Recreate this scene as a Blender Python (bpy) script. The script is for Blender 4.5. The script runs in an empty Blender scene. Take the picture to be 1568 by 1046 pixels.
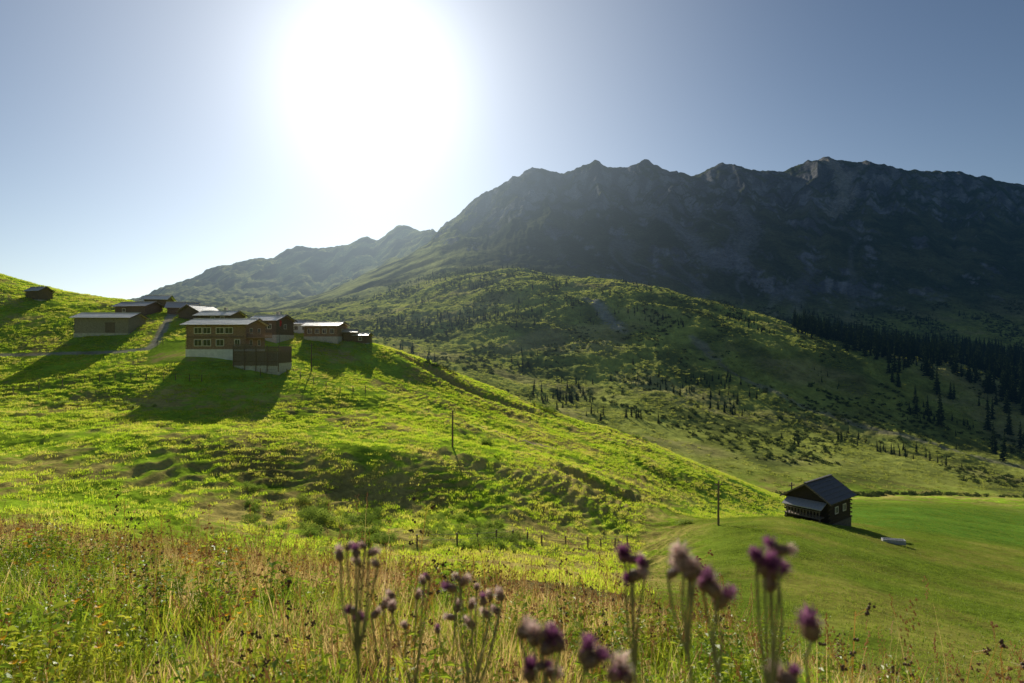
import bpy, math, random
import numpy as np
from mathutils import Vector, Matrix
random.seed(7); rng=np.random.default_rng(11)
F=958.0; CX=784.0; CY=523.0
SUN=Vector((-0.223,1.0,0.43)).normalized()
scene=bpy.context.scene
scene.view_settings.view_transform='Standard'
scene.view_settings.look='None'
scene.view_settings.exposure=0

# ------------------------------------------------------------------ noise
def _h(ix,iy,s):
    n=(ix.astype(np.int64)*374761393+iy.astype(np.int64)*668265263+s*974634777)&0x7fffffff
    n=((n^(n>>13))*1274126177)&0x7fffffff
    n=n^(n>>16)
    return (n%65536)/65536.0*2*np.pi
def perlin(x,y,s=0):
    x=np.asarray(x,float);y=np.asarray(y,float)
    x0=np.floor(x);y0=np.floor(y);fx=x-x0;fy=y-y0
    u=fx*fx*fx*(fx*(fx*6-15)+10);v=fy*fy*fy*(fy*(fy*6-15)+10)
    def g(i,j):
        a=_h(x0+i,y0+j,s);return np.cos(a)*(fx-i)+np.sin(a)*(fy-j)
    return ((g(0,0)*(1-u)+g(1,0)*u)*(1-v)+(g(0,1)*(1-u)+g(1,1)*u)*v)*1.5
def fbm(x,y,o=4,s=0,gain=.5):
    r=0;a=1.;f=1.
    for i in range(o):
        r=r+a*perlin(x*f+i*17.3,y*f-i*9.1,s+i);a*=gain;f*=2.03
    return r
def ridged(x,y,o=5,s=0):
    r=0;a=1.;f=1.
    for i in range(o):
        r=r+a*(1-2*np.abs(perlin(x*f+i*7.7,y*f+i*3.1,s+i)));a*=.5;f*=2.07
    return r
def sstep(a,b,x):
    t=np.clip((x-a)/(b-a),0,1);return t*t*(3-2*t)

# ------------------------------------------------------------------ terrain profile (azimuth column, depth, elevation)
K=[]
K.append([(-280,2.5,1190),(1848,2.5,1260)])
K.append([(-280,16,815),(0,16,835),(210,16,850),(400,14,875),(600,12,900),(800,10,930),(1000,9,965),(1200,7.5,1030),(1400,6.5,1100),(1568,6,1150),(1848,6,1170)])
K.append([(-280,44,770),(0,46,800),(210,48,815),(400,52,825),(600,55,835),(700,55,840),(800,55,850),(900,50,872),(1000,42,895),(1100,34,925),(1200,28,960),(1300,22,1000),(1400,20,1035),(1568,18,1085),(1848,18,1110)])
K.append([(-280,57,715),(0,58,748),(210,60,760),(400,64,782),(600,68,792),(700,69,797),(800,72,808),(900,76,820),(980,80,828),(1040,80,810),(1100,82,796),(1200,86,790),(1300,90,806),(1400,84,832),(1568,76,870),(1848,70,900)])
K.append([(-280,80,640),(0,82,662),(210,82,662),(400,84,672),(600,86,680),(700,90,692),(800,93,712),(900,98,735),(1000,104,765),(1100,112,790),(1200,118,800),(1300,125,790),(1400,130,788),(1568,140,805),(1848,140,820)])
K.append([(-280,97,605),(0,99,632),(210,98,640),(400,98,645),(600,99,655),(700,105,664),(800,112,684),(900,118,706),(1000,125,735),(1100,130,765),(1200,135,790),(1300,140,780),(1400,145,778),(1568,160,792),(1848,160,800)])
K.append([(-280,115,570),(0,116,598),(110,116,590),(210,114,590),(300,114,590),(400,116,588),(500,120,594),(600,122,614),(700,130,634),(800,135,657),(900,138,682),(1000,140,706),(1100,142,742),(1200,146,778),(1300,160,774),(1400,170,772),(1568,185,782),(1848,190,790)])
K.append([(-280,135,520),(0,138,548),(210,136,541),(300,127,548),(400,129,556),(440,135,552),(500,142,550),(600,145,572),(700,150,602),(800,152,637),(900,152,669),(1000,151,694),(1100,150,731),(1200,151,770),(1300,172,771),(1400,200,769),(1568,215,774),(1848,220,780)])
K.append([(-280,215,330),(-100,212,395),(0,210,421),(60,212,440),(110,210,449),(160,205,456),(210,200,465),(300,190,483),(400,175,500),(500,165,516),(570,160,524),(600,162,534),(700,166,575),(800,165,618),(900,162,655),(1000,160,686),(1100,158,725),(1200,157,766),(1300,190,768),(1400,225,764),(1568,245,766),(1848,250,770)])
K.append([(-280,350,400),(0,350,480),(210,350,500),(300,350,515),(400,350,530),(500,350,546),(600,340,572),(700,320,612),(800,300,655),(900,290,690),(1000,280,716),(1100,270,745),(1200,262,762),(1300,275,754),(1400,290,750),(1568,305,758),(1848,310,770)])
K.append([(-280,600,420),(0,600,470),(210,600,485),(300,600,495),(400,600,503),(500,580,515),(600,560,530),(700,520,555),(800,500,580),(900,480,598),(1000,460,612),(1100,450,632),(1200,440,652),(1300,440,670),(1400,440,684),(1568,450,705),(1848,450,730)])
K.append([(-280,1000,440),(0,1000,475),(210,1000,478),(300,1000,480),(400,1000,482),(500,960,478),(600,950,466),(700,920,438),(800,900,420),(900,870,432),(1000,850,441),(1100,800,470),(1200,750,500),(1300,700,530),(1400,650,556),(1568,600,600),(1848,540,640)])
K.append([(-280,1300,450),(0,1300,475),(210,1300,476),(300,1300,478),(400,1200,484),(500,1240,466),(600,1320,436),(700,1280,408),(800,1250,414),(900,1200,430),(1000,1200,446),(1100,1150,474),(1200,1100,500),(1300,1050,515),(1400,1000,528),(1568,950,545),(1848,900,560)])
K.append([(-280,1700,455),(0,1700,475),(210,1700,474),(300,1700,476),(400,1560,477),(450,1650,465),(500,1760,448),(550,1880,425),(600,2000,403),(650,2150,376),(680,2250,362),(720,2000,350),(800,1750,345),(900,1700,350),(1000,1650,355),(1100,1650,360),(1200,1600,370),(1300,1600,375),(1400,1550,382),(1568,1500,400),(1848,1450,420)])
K.append([(-280,2700,465),(0,2700,475),(210,2700,472),(300,2700,462),(400,2600,455),(500,2700,450),(600,2750,408),(650,2650,378),(680,2500,352),(720,2300,322),(800,2150,300),(900,2150,296),(1000,2100,298),(1100,2100,300),(1200,2050,310),(1300,2050,302),(1400,2000,315),(1568,1950,335),(1848,1900,360)])
CREST=[(-280,4200,480),(100,4200,475),(210,4200,458),(255,4150,443),(300,4100,425),(335,4100,411),(360,4100,404),(385,4050,403),(420,4000,399),(440,4000,385),(455,4000,383),(480,3900,384),(530,3800,380),(548,3800,372),(562,3800,366),(580,3800,371),(592,3800,360),(608,3800,349),(622,3800,347),(634,3700,355),(650,3600,362),(668,3300,366),(680,2900,362),(684,2800,348),(700,2750,334),(735,2700,305),(770,2700,286),(795,2650,276),(808,2650,267),(830,2600,263),(850,2600,269),(862,2600,270),(885,2600,261),(912,2600,252),(930,2600,259),(955,2600,260),(975,2600,257),(988,2600,247),(998,2600,252),(1012,2600,260),(1030,2600,271),(1044,2600,268),(1060,2600,272),(1080,2600,265),(1100,2600,261),(1125,2600,263),(1150,2600,263),(1170,2600,266),(1190,2600,268),(1215,2600,259),(1240,2600,254),(1270,2600,248),(1300,2580,255),(1330,2550,258),(1400,2500,265),(1480,2500,272),(1568,2450,287),(1700,2400,310),(1848,2400,330)]
def gsm(a,s):
    if s<=0: return a
    n=int(3*s)+1;k=np.exp(-np.arange(-n,n+1)**2/(2*s*s));k/=k.sum()
    return np.convolve(np.pad(a,n,mode='edge'),k,mode='valid')
U=np.arange(-280,1849,2.0)
YK=[np.full_like(U,0.01)];ZK=[np.full_like(U,-1.5)]
for i,k in enumerate(K):
    k=np.array(k,float)
    y=gsm(np.interp(U,k[:,0],k[:,1]),14);v=gsm(np.interp(U,k[:,0],k[:,2]),12 if i<13 else 7)
    YK.append(y);ZK.append((CY-v)/F*y)
c=np.array(CREST,float)
y=gsm(np.interp(U,c[:,0],c[:,1]),3);v=gsm(np.interp(U,c[:,0],c[:,2]),1.0)
v=v+fbm(U/9.0,U*0,3,5)*1.2
YK.append(y);ZK.append((CY-v)/F*y)
CRY=y.copy()
YK.append(y+1800);ZK.append((CY-v)/F*y-900)
YK.append(y*0+12000);ZK.append(y*0-300)
YK=np.array(YK);ZK=np.array(ZK)
def pchip_slopes(x,y):
    h=np.diff(x,axis=0);d=np.diff(y,axis=0)/h
    m=np.zeros_like(y)
    w1=2*h[1:]+h[:-1];w2=h[1:]+2*h[:-1]
    with np.errstate(all='ignore'):
        mm=(w1+w2)/(w1/d[:-1]+w2/d[1:])
    mm[(d[:-1]*d[1:]<=0)|~np.isfinite(mm)]=0
    m[1:-1]=mm;m[0]=d[0];m[-1]=d[-1];return m
MK=pchip_slopes(YK,ZK)
TD=np.radians(48)
nd=1100
th=np.concatenate([np.linspace(-TD,TD,nd),np.linspace(TD,2*np.pi-TD,90)[1:-1]])
r=np.concatenate([np.geomspace(.4,30,150,endpoint=False),np.geomspace(30,260,480,endpoint=False),np.geomspace(260,5200,600,endpoint=False),np.geomspace(5200,9000,12)])
front=np.arange(len(th))<nd
thc=np.where(front,th,TD-(th-TD)/(2*np.pi-2*TD)*2*TD)
uu=np.clip(CX+F*np.tan(thc),-279,1847)
C=len(th);R=len(r)
Z=np.zeros((C,R));YC=np.zeros((C,R))
fi=(uu-U[0])/2.0;i0=np.clip(fi.astype(int),0,len(U)-2);fr=fi-i0
for ci in range(C):
    a=i0[ci];f=fr[ci]
    yk=YK[:,a]*(1-f)+YK[:,a+1]*f;zk=ZK[:,a]*(1-f)+ZK[:,a+1]*f;mk=MK[:,a]*(1-f)+MK[:,a+1]*f
    Y=r*np.cos(thc[ci]);YC[ci]=Y
    j=np.clip(np.searchsorted(yk,Y)-1,0,len(yk)-2)
    h=yk[j+1]-yk[j];t=np.clip((Y-yk[j])/h,0,1)
    Z[ci]=(2*t**3-3*t**2+1)*zk[j]+(t**3-2*t**2+t)*h*mk[j]+(-2*t**3+3*t**2)*zk[j+1]+(t**3-t**2)*h*mk[j+1]
X=np.sin(th)[:,None]*r[None,:];Yw=np.cos(th)[:,None]*r[None,:]
UU=np.broadcast_to(uu[:,None],Z.shape)
CR=np.interp(uu,U,CRY)[:,None]
D=0.04*fbm(X/1.5,Yw/1.5,3,1)*sstep(1,4,YC)*(1-sstep(40,60,YC))
lawn=sstep(980,1120,UU)*(1-sstep(150,250,YC))*sstep(12,25,YC)
mid=sstep(35,60,YC)*(1-sstep(240,300,YC))
vill=(1-.8*sstep(118,128,YC)*(1-sstep(160,180,YC))*(1-sstep(560,620,UU)))
nm=(1-0.8*lawn)*vill
D+=mid*nm*(0.60*fbm(X/17,Yw/13,2,21)+.16*fbm(X/6,Yw/4.5,2,23)+0.15*fbm(X/2.0,Yw/2.0,3,25))
ter=np.sin((Z+0.5*fbm(X/9,Yw/9,3,31))*2*np.pi/0.6)
D+=mid*(1-lawn)*vill*0.13*ter*sstep(-.2,.3,fbm(X/25,Yw/25,2,33)+.25)
D+=lawn*mid*.03*np.sin((Z+.2*fbm(X/12,Yw/12,2,34))*2*np.pi/0.8)
def bank(u0,Y0,ru,rY,amp):
    x0=(u0-CX)/F*Y0
    d=((X-x0)/ru)**2+((Yw-Y0)/rY)**2
    return -amp*np.exp(-d)
D+=bank(915,98,5.0,2.2,2.0)+bank(880,100,3.5,1.6,1.2)+bank(955,101,4,1.8,1.2)+bank(700,158,10,2.2,1.6)+bank(640,160,7,2,1.2)+bank(780,160,8,2,1.4)
far=sstep(255,400,YC)*(1-sstep(1300,1700,YC))
D+=far*(6*fbm(X/120,Yw/120,4,41)+1.8*ridged(X/38,Yw/60,4,45)-1.0+1.1*fbm(X/7,Yw/9,3,47))*(0.35+0.65*sstep(330,600,YC))
mt=sstep(1150,1700,YC)
cf=1-np.exp(-np.abs(CR-YC)/260.)
w=fbm(X/500,Yw/500,3,61)
az=X/np.maximum(YC,1)
Rg=ridged(az*12+.3*w,Yw/1500,4,51)
Rg2=ridged(az*34+.35*w,Yw/600,4,53)
hi=.35+.65*sstep(1550,2250,YC)
D+=mt*cf*hi*(38*(Rg-0.6)+12*(Rg2-.6)+8*fbm(X/60,Yw/90,5,55)*1.0)*np.where(UU<660,.6,1.0)*(1-.65*sstep(400,480,UU)*(1-sstep(640,720,UU))*(1-sstep(2100,2400,YC)))
D+=mt*(1-cf)*3.0*fbm(X/25,Yw/25,3,58)
Z=Z+D
lr=np.log(r)
def height(x,y):
    x=np.atleast_1d(np.asarray(x,float));y=np.atleast_1d(np.asarray(y,float))
    a=np.arctan2(x,y);rr=np.log(np.hypot(x,y))
    ci=np.clip((a+TD)/(2*TD)*(nd-1),0,nd-1.001);ri=np.interp(rr,lr,np.arange(R))
    ri=np.clip(ri,0,R-1.001)
    c0=ci.astype(int);r0=ri.astype(int);fc=ci-c0;fr_=ri-r0
    return (Z[c0,r0]*(1-fc)+Z[c0+1,r0]*fc)*(1-fr_)+(Z[c0,r0+1]*(1-fc)+Z[c0+1,r0+1]*fc)*fr_
def spot(u,v,ymin=20):
    a=math.atan((u-CX)/F);ci=int(round((a+TD)/(2*TD)*(nd-1)))
    t=Z[ci]/YC[ci];ok=np.where((t>=(CY-v)/F)&(YC[ci]>ymin))[0]
    k=ok[0];Yd=YC[ci,k];x=(u-CX)/F*Yd
    return Vector((x,Yd,float(height(x,Yd)[0])))
def at(u,Yd,dz=0):
    x=(u-CX)/F*Yd
    return Vector((x,Yd,float(height(x,Yd)[0])+dz))
def mixc(a,b,t): return a*(1-t[...,None])+b*t[...,None]
def col(*c): return np.array(c,float)
def B_(*c): return np.broadcast_to(col(*c),Z.shape+(3,))
dzr=np.gradient(Z,axis=1)/np.gradient(np.broadcast_to(r[None,:],Z.shape),axis=1)
slope=np.abs(dzr)
Cc=np.zeros(Z.shape+(3,))
Cc[:]=col(.16,.14,.05)
n1=fbm(X/14,Yw/14,4,71);n3=fbm(X/2.0,Yw/2.0,3,75)
brown=np.clip(sstep(-.35,.55,n1+.5*n3+(slope-.25)*1.6+.30*sstep(650,900,UU)+.45*(1-sstep(68,82,YC))*sstep(200,400,UU)-.35*sstep(100,120,YC)*(1-sstep(600,700,UU))),0,1)
hill=mixc(B_(.30,.45,.03),B_(.46,.38,.11),brown)
Cc=mixc(Cc,hill,sstep(22,45,YC))
lw=mixc(B_(.15,.21,.025),B_(.25,.25,.05),sstep(-.3,.5,n1))
lw=mixc(lw,B_(.11,.21,.025),sstep(98,106,YC))
Cc=mixc(Cc,lw,lawn)
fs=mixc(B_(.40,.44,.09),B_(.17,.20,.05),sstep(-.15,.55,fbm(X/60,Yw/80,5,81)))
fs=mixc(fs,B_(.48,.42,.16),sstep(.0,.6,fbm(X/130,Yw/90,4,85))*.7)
fs=fs*(1-.2*sstep(950,1450,UU))[...,None]  # darker to the right: vignette-like falloff put into the slope colour
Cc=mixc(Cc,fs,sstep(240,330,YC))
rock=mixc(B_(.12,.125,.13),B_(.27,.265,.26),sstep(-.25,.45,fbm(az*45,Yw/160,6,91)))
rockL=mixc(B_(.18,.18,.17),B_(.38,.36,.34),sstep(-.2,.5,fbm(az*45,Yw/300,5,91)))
rock=mixc(rockL,rock,sstep(720,860,UU))  # rock darkens to the right: the face's shadow put into its colour
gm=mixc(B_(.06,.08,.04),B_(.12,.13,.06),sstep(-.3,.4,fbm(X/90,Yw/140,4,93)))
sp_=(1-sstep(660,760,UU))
gm=mixc(gm,B_(.46,.48,.16),sp_*sstep(-.5,.4,fbm(X/120,Yw/160,4,94)))  # spur grass lighter than the right face: sunlight put into the colour
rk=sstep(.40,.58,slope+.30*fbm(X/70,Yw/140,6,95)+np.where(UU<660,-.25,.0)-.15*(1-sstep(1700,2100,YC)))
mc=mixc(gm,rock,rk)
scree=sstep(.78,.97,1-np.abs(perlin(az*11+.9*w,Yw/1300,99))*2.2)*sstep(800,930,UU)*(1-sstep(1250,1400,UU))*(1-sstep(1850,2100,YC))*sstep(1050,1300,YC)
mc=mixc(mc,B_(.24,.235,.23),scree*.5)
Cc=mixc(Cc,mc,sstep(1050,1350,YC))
def seg(pts,wd,c,soft=.5,amt=1.,nz=1.):
    global Cc
    d=np.full(Z.shape,1e9)
    for a,b in zip(pts[:-1],pts[1:]):
        ax,ay,bx,by=a[0],a[1],b[0],b[1];L=(bx-ax)**2+(by-ay)**2
        t=np.clip(((X-ax)*(bx-ax)+(Yw-ay)*(by-ay))/L,0,1)
        d=np.minimum(d,np.hypot(X-ax-t*(bx-ax),Yw-ay-t*(by-ay)))
    Cc=mixc(Cc,col(*c),amt*(1-sstep(wd,wd+soft,d+.3*n3+soft*.5*n1*nz)))
road=[at(-60,139),at(60,139),at(160,138),at(225,138),at(238,142),at(250,155),at(262,170),at(268,182)]
seg(road,.8,(.44,.38,.28),.7,.85)
seg([at(690,115),at(740,118),at(800,121),at(850,124)],.5,(.50,.40,.25))
seg([spot(905,460,300),spot(925,480,300),spot(950,505,300)],4,(.42,.40,.36),9,.6)
seg([at(1060,640),at(1120,560),at(1200,520),at(1300,480),at(1400,455),at(1560,420)],2,(.32,.29,.22),6,.6)
seg([at(1262,2450),at(1290,2250),at(1296,2050),at(1275,1880)],12,(.46,.41,.32),28,.6)  # sunlit ribs painted as paler rock, this strip and the next
seg([at(1335,2450),at(1310,2300),at(1290,2150)],8,(.42,.38,.31),20,.4)
seg([at(975,2000),at(1040,1700),at(1095,1450)],10,(.26,.255,.25),35,.6)
seg([at(1130,1900),at(1150,1650),at(1120,1450)],10,(.26,.255,.25),35,.6)
verts=np.stack([X,Yw,Z],-1).reshape(-1,3)
ii=np.arange(C);jj=np.arange(R-1)
A=(ii[:,None]*R+jj[None,:]);B=(((ii+1)%C)[:,None]*R+jj[None,:])
quads=np.stack([A,A+1,B+1,B],-1).reshape(-1,4)
me=bpy.data.meshes.new('terrain')
nv=len(verts)+1;nq=len(quads)
verts=np.vstack([verts,[0,0,-1.5]])
fan=np.stack([np.full(C,nv-1),ii*R,((ii+1)%C)*R],-1)
me.vertices.add(nv);me.vertices.foreach_set('co',verts.astype(np.float32).ravel())
me.loops.add(nq*4+C*3);me.loops.foreach_set('vertex_index',np.concatenate([quads.ravel(),fan.ravel()]).astype(np.int32))
me.polygons.add(nq+C);me.polygons.foreach_set('loop_start',np.concatenate([np.arange(nq)*4,nq*4+np.arange(C)*3]).astype(np.int32))
me.polygons.foreach_set('use_smooth',np.ones(nq+C,bool))
me.update(calc_edges=True)
ca=me.color_attributes.new('Col','FLOAT_COLOR','POINT')
cc=np.ones((nv,4),np.float32);cc[:-1,:3]=np.clip(Cc,0,1).reshape(-1,3);cc[-1,:3]=(.16,.14,.05)
ca.data.foreach_set('color',cc.ravel())
ter_ob=bpy.data.objects.new('terrain',me);scene.collection.objects.link(ter_ob)
# ------------------------------------------------------------------ materials
def N(nt,t,**kw):
    n=nt.nodes.new(t)
    for k,v in kw.items(): setattr(n,k,v)
    return n
def math_n(nt,op,a,b=None):
    n=N(nt,'ShaderNodeMath',operation=op)
    for i,s in enumerate((a,b)):
        if s is None: continue
        if isinstance(s,(int,float)): n.inputs[i].default_value=s
        else: nt.links.new(s,n.inputs[i])
    return n.outputs[0]
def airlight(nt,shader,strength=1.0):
    """aerial perspective: haze painted onto surfaces as emission, growing with distance (world position based)"""
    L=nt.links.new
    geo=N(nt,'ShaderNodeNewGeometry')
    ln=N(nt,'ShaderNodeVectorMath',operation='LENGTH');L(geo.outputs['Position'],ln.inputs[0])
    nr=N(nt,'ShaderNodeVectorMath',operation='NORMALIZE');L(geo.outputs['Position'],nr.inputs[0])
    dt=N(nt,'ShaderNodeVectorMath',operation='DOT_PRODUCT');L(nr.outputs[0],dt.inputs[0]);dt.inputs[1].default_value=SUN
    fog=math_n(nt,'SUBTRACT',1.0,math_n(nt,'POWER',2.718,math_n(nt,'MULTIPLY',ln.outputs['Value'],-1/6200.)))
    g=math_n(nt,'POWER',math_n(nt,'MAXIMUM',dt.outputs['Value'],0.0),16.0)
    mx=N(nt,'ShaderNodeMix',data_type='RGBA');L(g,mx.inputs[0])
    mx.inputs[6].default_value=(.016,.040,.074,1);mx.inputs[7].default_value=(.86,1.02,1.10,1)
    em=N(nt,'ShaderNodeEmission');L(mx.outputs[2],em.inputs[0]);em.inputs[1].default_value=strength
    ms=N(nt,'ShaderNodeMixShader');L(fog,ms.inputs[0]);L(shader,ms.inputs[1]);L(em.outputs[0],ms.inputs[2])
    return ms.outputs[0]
def newmat(name):
    m=bpy.data.materials.new(name);m.use_nodes=True;nt=m.node_tree;nt.nodes.clear()
    return m,nt,N(nt,'ShaderNodeOutputMaterial')
m,nt,out=newmat('alpine_ground');L=nt.links.new
at_=N(nt,'ShaderNodeAttribute',attribute_name='Col')
geo=N(nt,'ShaderNodeNewGeometry')
def noise(nt,vec,scale,detail=4,rough=.6):
    n=N(nt,'ShaderNodeTexNoise');n.inputs['Scale'].default_value=scale;n.inputs['Detail'].default_value=detail;n.inputs['Roughness'].default_value=rough
    L_=nt.links.new;L_(vec,n.inputs['Vector']);return n.outputs['Fac']
P=geo.outputs['Position']
a1=noise(nt,P,1.7,5,.7);a2=noise(nt,P,.12,5,.65);a3=noise(nt,P,.02,6,.7)
s=math_n(nt,'ADD',math_n(nt,'ADD',a1,a2),a3)
mr=N(nt,'ShaderNodeMapRange');L(s,mr.inputs[0]);mr.inputs[1].default_value=1.15;mr.inputs[2].default_value=1.85;mr.inputs[3].default_value=.45;mr.inputs[4].default_value=1.55
mul=N(nt,'ShaderNodeVectorMath',operation='SCALE');L(at_.outputs['Color'],mul.inputs[0]);L(mr.outputs[0],mul.inputs['Scale'])
b1=N(nt,'ShaderNodeBump');b1.inputs['Strength'].default_value=.6;b1.inputs['Distance'].default_value=.25;L(a1,b1.inputs['Height'])
b2=N(nt,'ShaderNodeBump');b2.inputs['Distance'].default_value=2.0;L(noise(nt,P,.25,6,.65),b2.inputs['Height']);L(b1.outputs[0],b2.inputs['Normal'])
b3=N(nt,'ShaderNodeBump');b3.inputs['Distance'].default_value=14.0;L(a3,b3.inputs['Height'])
ln=N(nt,'ShaderNodeVectorMath',operation='LENGTH');L(P,ln.inputs[0])
mr2=N(nt,'ShaderNodeMapRange');L(ln.outputs['Value'],mr2.inputs[0]);mr2.inputs[1].default_value=200;mr2.inputs[2].default_value=600
mr3=N(nt,'ShaderNodeMapRange');L(ln.outputs['Value'],mr3.inputs[0]);mr3.inputs[1].default_value=600;mr3.inputs[2].default_value=1500
L(math_n(nt,'MULTIPLY',mr2.outputs[0],.8),b2.inputs['Strength']);L(math_n(nt,'MULTIPLY',mr3.outputs[0],.8),b3.inputs['Strength']);L(b2.outputs[0],b3.inputs['Normal'])
df=N(nt,'ShaderNodeBsdfDiffuse');L(mul.outputs[0],df.inputs[0]);L(b3.outputs[0],df.inputs['Normal'])
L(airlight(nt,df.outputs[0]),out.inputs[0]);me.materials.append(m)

def leafmat(name,cols,trans=.5,haze=False,gloss=.04,k=1.0,ps=.16):
    m,nt,out=newmat(name);L=nt.links.new
    oi=N(nt,'ShaderNodeObjectInfo');geo=N(nt,'ShaderNodeNewGeometry')
    ns=noise(nt,geo.outputs['Position'],ps,4,.65)
    f=math_n(nt,'ADD',math_n(nt,'MULTIPLY',oi.outputs['Random'],.5),math_n(nt,'MULTIPLY',math_n(nt,'SUBTRACT',ns,.32),1.5))
    cr=N(nt,'ShaderNodeValToRGB');L(f,cr.inputs[0])
    e=cr.color_ramp.elements
    for i,c_ in enumerate(cols):
        p=i/(len(cols)-1)
        if i==0: q=e[0];q.position=0
        elif i==len(cols)-1: q=e[-1];q.position=1
        else: q=e.new(p)
        q.color=(*c_,1)
    d=N(nt,'ShaderNodeBsdfDiffuse');t=N(nt,'ShaderNodeBsdfTranslucent');L(cr.outputs[0],d.inputs[0]);L(cr.outputs[0],t.inputs[0])
    ms=N(nt,'ShaderNodeMixShader');ms.inputs[0].default_value=trans;L(d.outputs[0],ms.inputs[1]);L(t.outputs[0],ms.inputs[2])
    o=ms.outputs[0]
    if gloss:
        g=N(nt,'ShaderNodeBsdfGlossy');g.inputs['Roughness'].default_value=.45
        m2=N(nt,'ShaderNodeMixShader');m2.inputs[0].default_value=gloss;L(ms.outputs[0],m2.inputs[1]);L(g.outputs[0],m2.inputs[2])
        o=m2.outputs[0]
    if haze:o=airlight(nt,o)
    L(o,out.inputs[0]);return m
M_grass=leafmat('hill_grass',[(.34,.54,.02),(.50,.66,.03),(.66,.66,.08),(.70,.55,.19)],.7)
M_hum=leafmat('slope_grass',[(.24,.28,.05),(.38,.42,.07),(.52,.50,.13)],.6,True,0,ps=.02)
M_lawn=leafmat('lawn_grass',[(.17,.26,.02),(.24,.33,.025),(.36,.38,.06)],.55)
M_gold=leafmat('dry_grass',[(.38,.36,.08),(.62,.46,.16),(.78,.54,.22),(.84,.66,.40)],.66,ps=1.0)
M_green=leafmat('meadow_leaf',[(.15,.30,.02),(.34,.46,.03),(.60,.54,.05)],.62,ps=1.0)
M_seed=leafmat('seed_head',[(.42,.20,.09),(.62,.36,.18),(.80,.60,.38)],.5,ps=1.2)
M_seedd=leafmat('dark_seed_head',[(.12,.06,.03),(.24,.13,.07),(.40,.24,.13)],.3)
M_yel=leafmat('yellow_petal',[(.88,.36,.02),(.90,.58,.03)],.5)
M_shrub=leafmat('gully_leaf',[(.12,.20,.025),(.26,.36,.05),(.42,.50,.08)],.55)
M_bush=leafmat('juniper_leaf',[(.04,.065,.02),(.08,.11,.03),(.15,.19,.05)],.35,True,0)
M_con=leafmat('conifer_needle',[(.022,.04,.018),(.035,.055,.022),(.06,.085,.03)],.25,True,0)
def simple(name,c,rough=.7,scale=8,var=.35,haze=False,spec=.3,stretch=None,bump=.3):
    m,nt,out=newmat(name);L=nt.links.new
    tc=N(nt,'ShaderNodeTexCoord');mp=N(nt,'ShaderNodeMapping');L(tc.outputs['Object'],mp.inputs[0])
    if stretch: mp.inputs['Scale'].default_value=stretch
    n=noise(nt,mp.outputs[0],scale,5,.65)
    mr=N(nt,'ShaderNodeMapRange');L(n,mr.inputs[0]);mr.inputs[1].default_value=.3;mr.inputs[2].default_value=.7;mr.inputs[3].default_value=1-var;mr.inputs[4].default_value=1+var
    sc=N(nt,'ShaderNodeVectorMath',operation='SCALE');sc.inputs[0].default_value=c;L(mr.outputs[0],sc.inputs['Scale'])
    b=N(nt,'ShaderNodeBsdfPrincipled');L(sc.outputs[0],b.inputs['Base Color']);b.inputs['Roughness'].default_value=rough
    b.inputs['Specular IOR Level'].default_value=spec
    bp=N(nt,'ShaderNodeBump');bp.inputs['Strength'].default_value=bump;bp.inputs['Distance'].default_value=.03;L(n,bp.inputs['Height']);L(bp.outputs[0],b.inputs['Normal'])
    L(b.outputs[0],out.inputs[0]);return m
M_wood=simple('weathered_brown_wood',(.38,.26,.18),.75,3,.55,stretch=(1,1,4))
M_wood2=simple('grey_weathered_wood',(.38,.34,.28),.75,3,.5,stretch=(1,1,4))
M_dark=simple('dark_wood',(.23,.18,.14),.8,4,.5,stretch=(1,1,4))
M_hutw=simple('tarred_hut_wood',(.07,.052,.04),.8,6,.4,stretch=(1,1,7))
M_roof=simple('grey_shingle_roof',(.78,.74,.68),.36,3,.2,stretch=(1,6,1),spec=1.0)
M_roofd=simple('dark_shingle_roof',(.48,.45,.42),.42,3,.3,stretch=(1,6,1),spec=.8)
M_rooft=simple('tarred_roof',(.13,.12,.12),.55,3,.35,stretch=(1,6,1))
M_stone=simple('plastered_stone',(.58,.55,.50),.85,2.5,.25)
M_dstone=simple('dark_fieldstone',(.16,.145,.13),.85,2.5,.4)
M_glass=simple('window_glass',(.05,.055,.06),.12,2,.1,spec=.6,bump=0)
M_frame=simple('window_frame',(.82,.76,.64),.6,5,.1)
M_post=simple('post_wood',(.20,.155,.11),.8,10,.4)
M_red=simple('red_cloth',(.35,.05,.05),.8,5,.2)
M_white=simple('white_plaster',(.85,.84,.80),.8,1.5,.15)
M_metal=simple('galvanised_metal',(.5,.5,.5),.45,4,.2)

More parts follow.
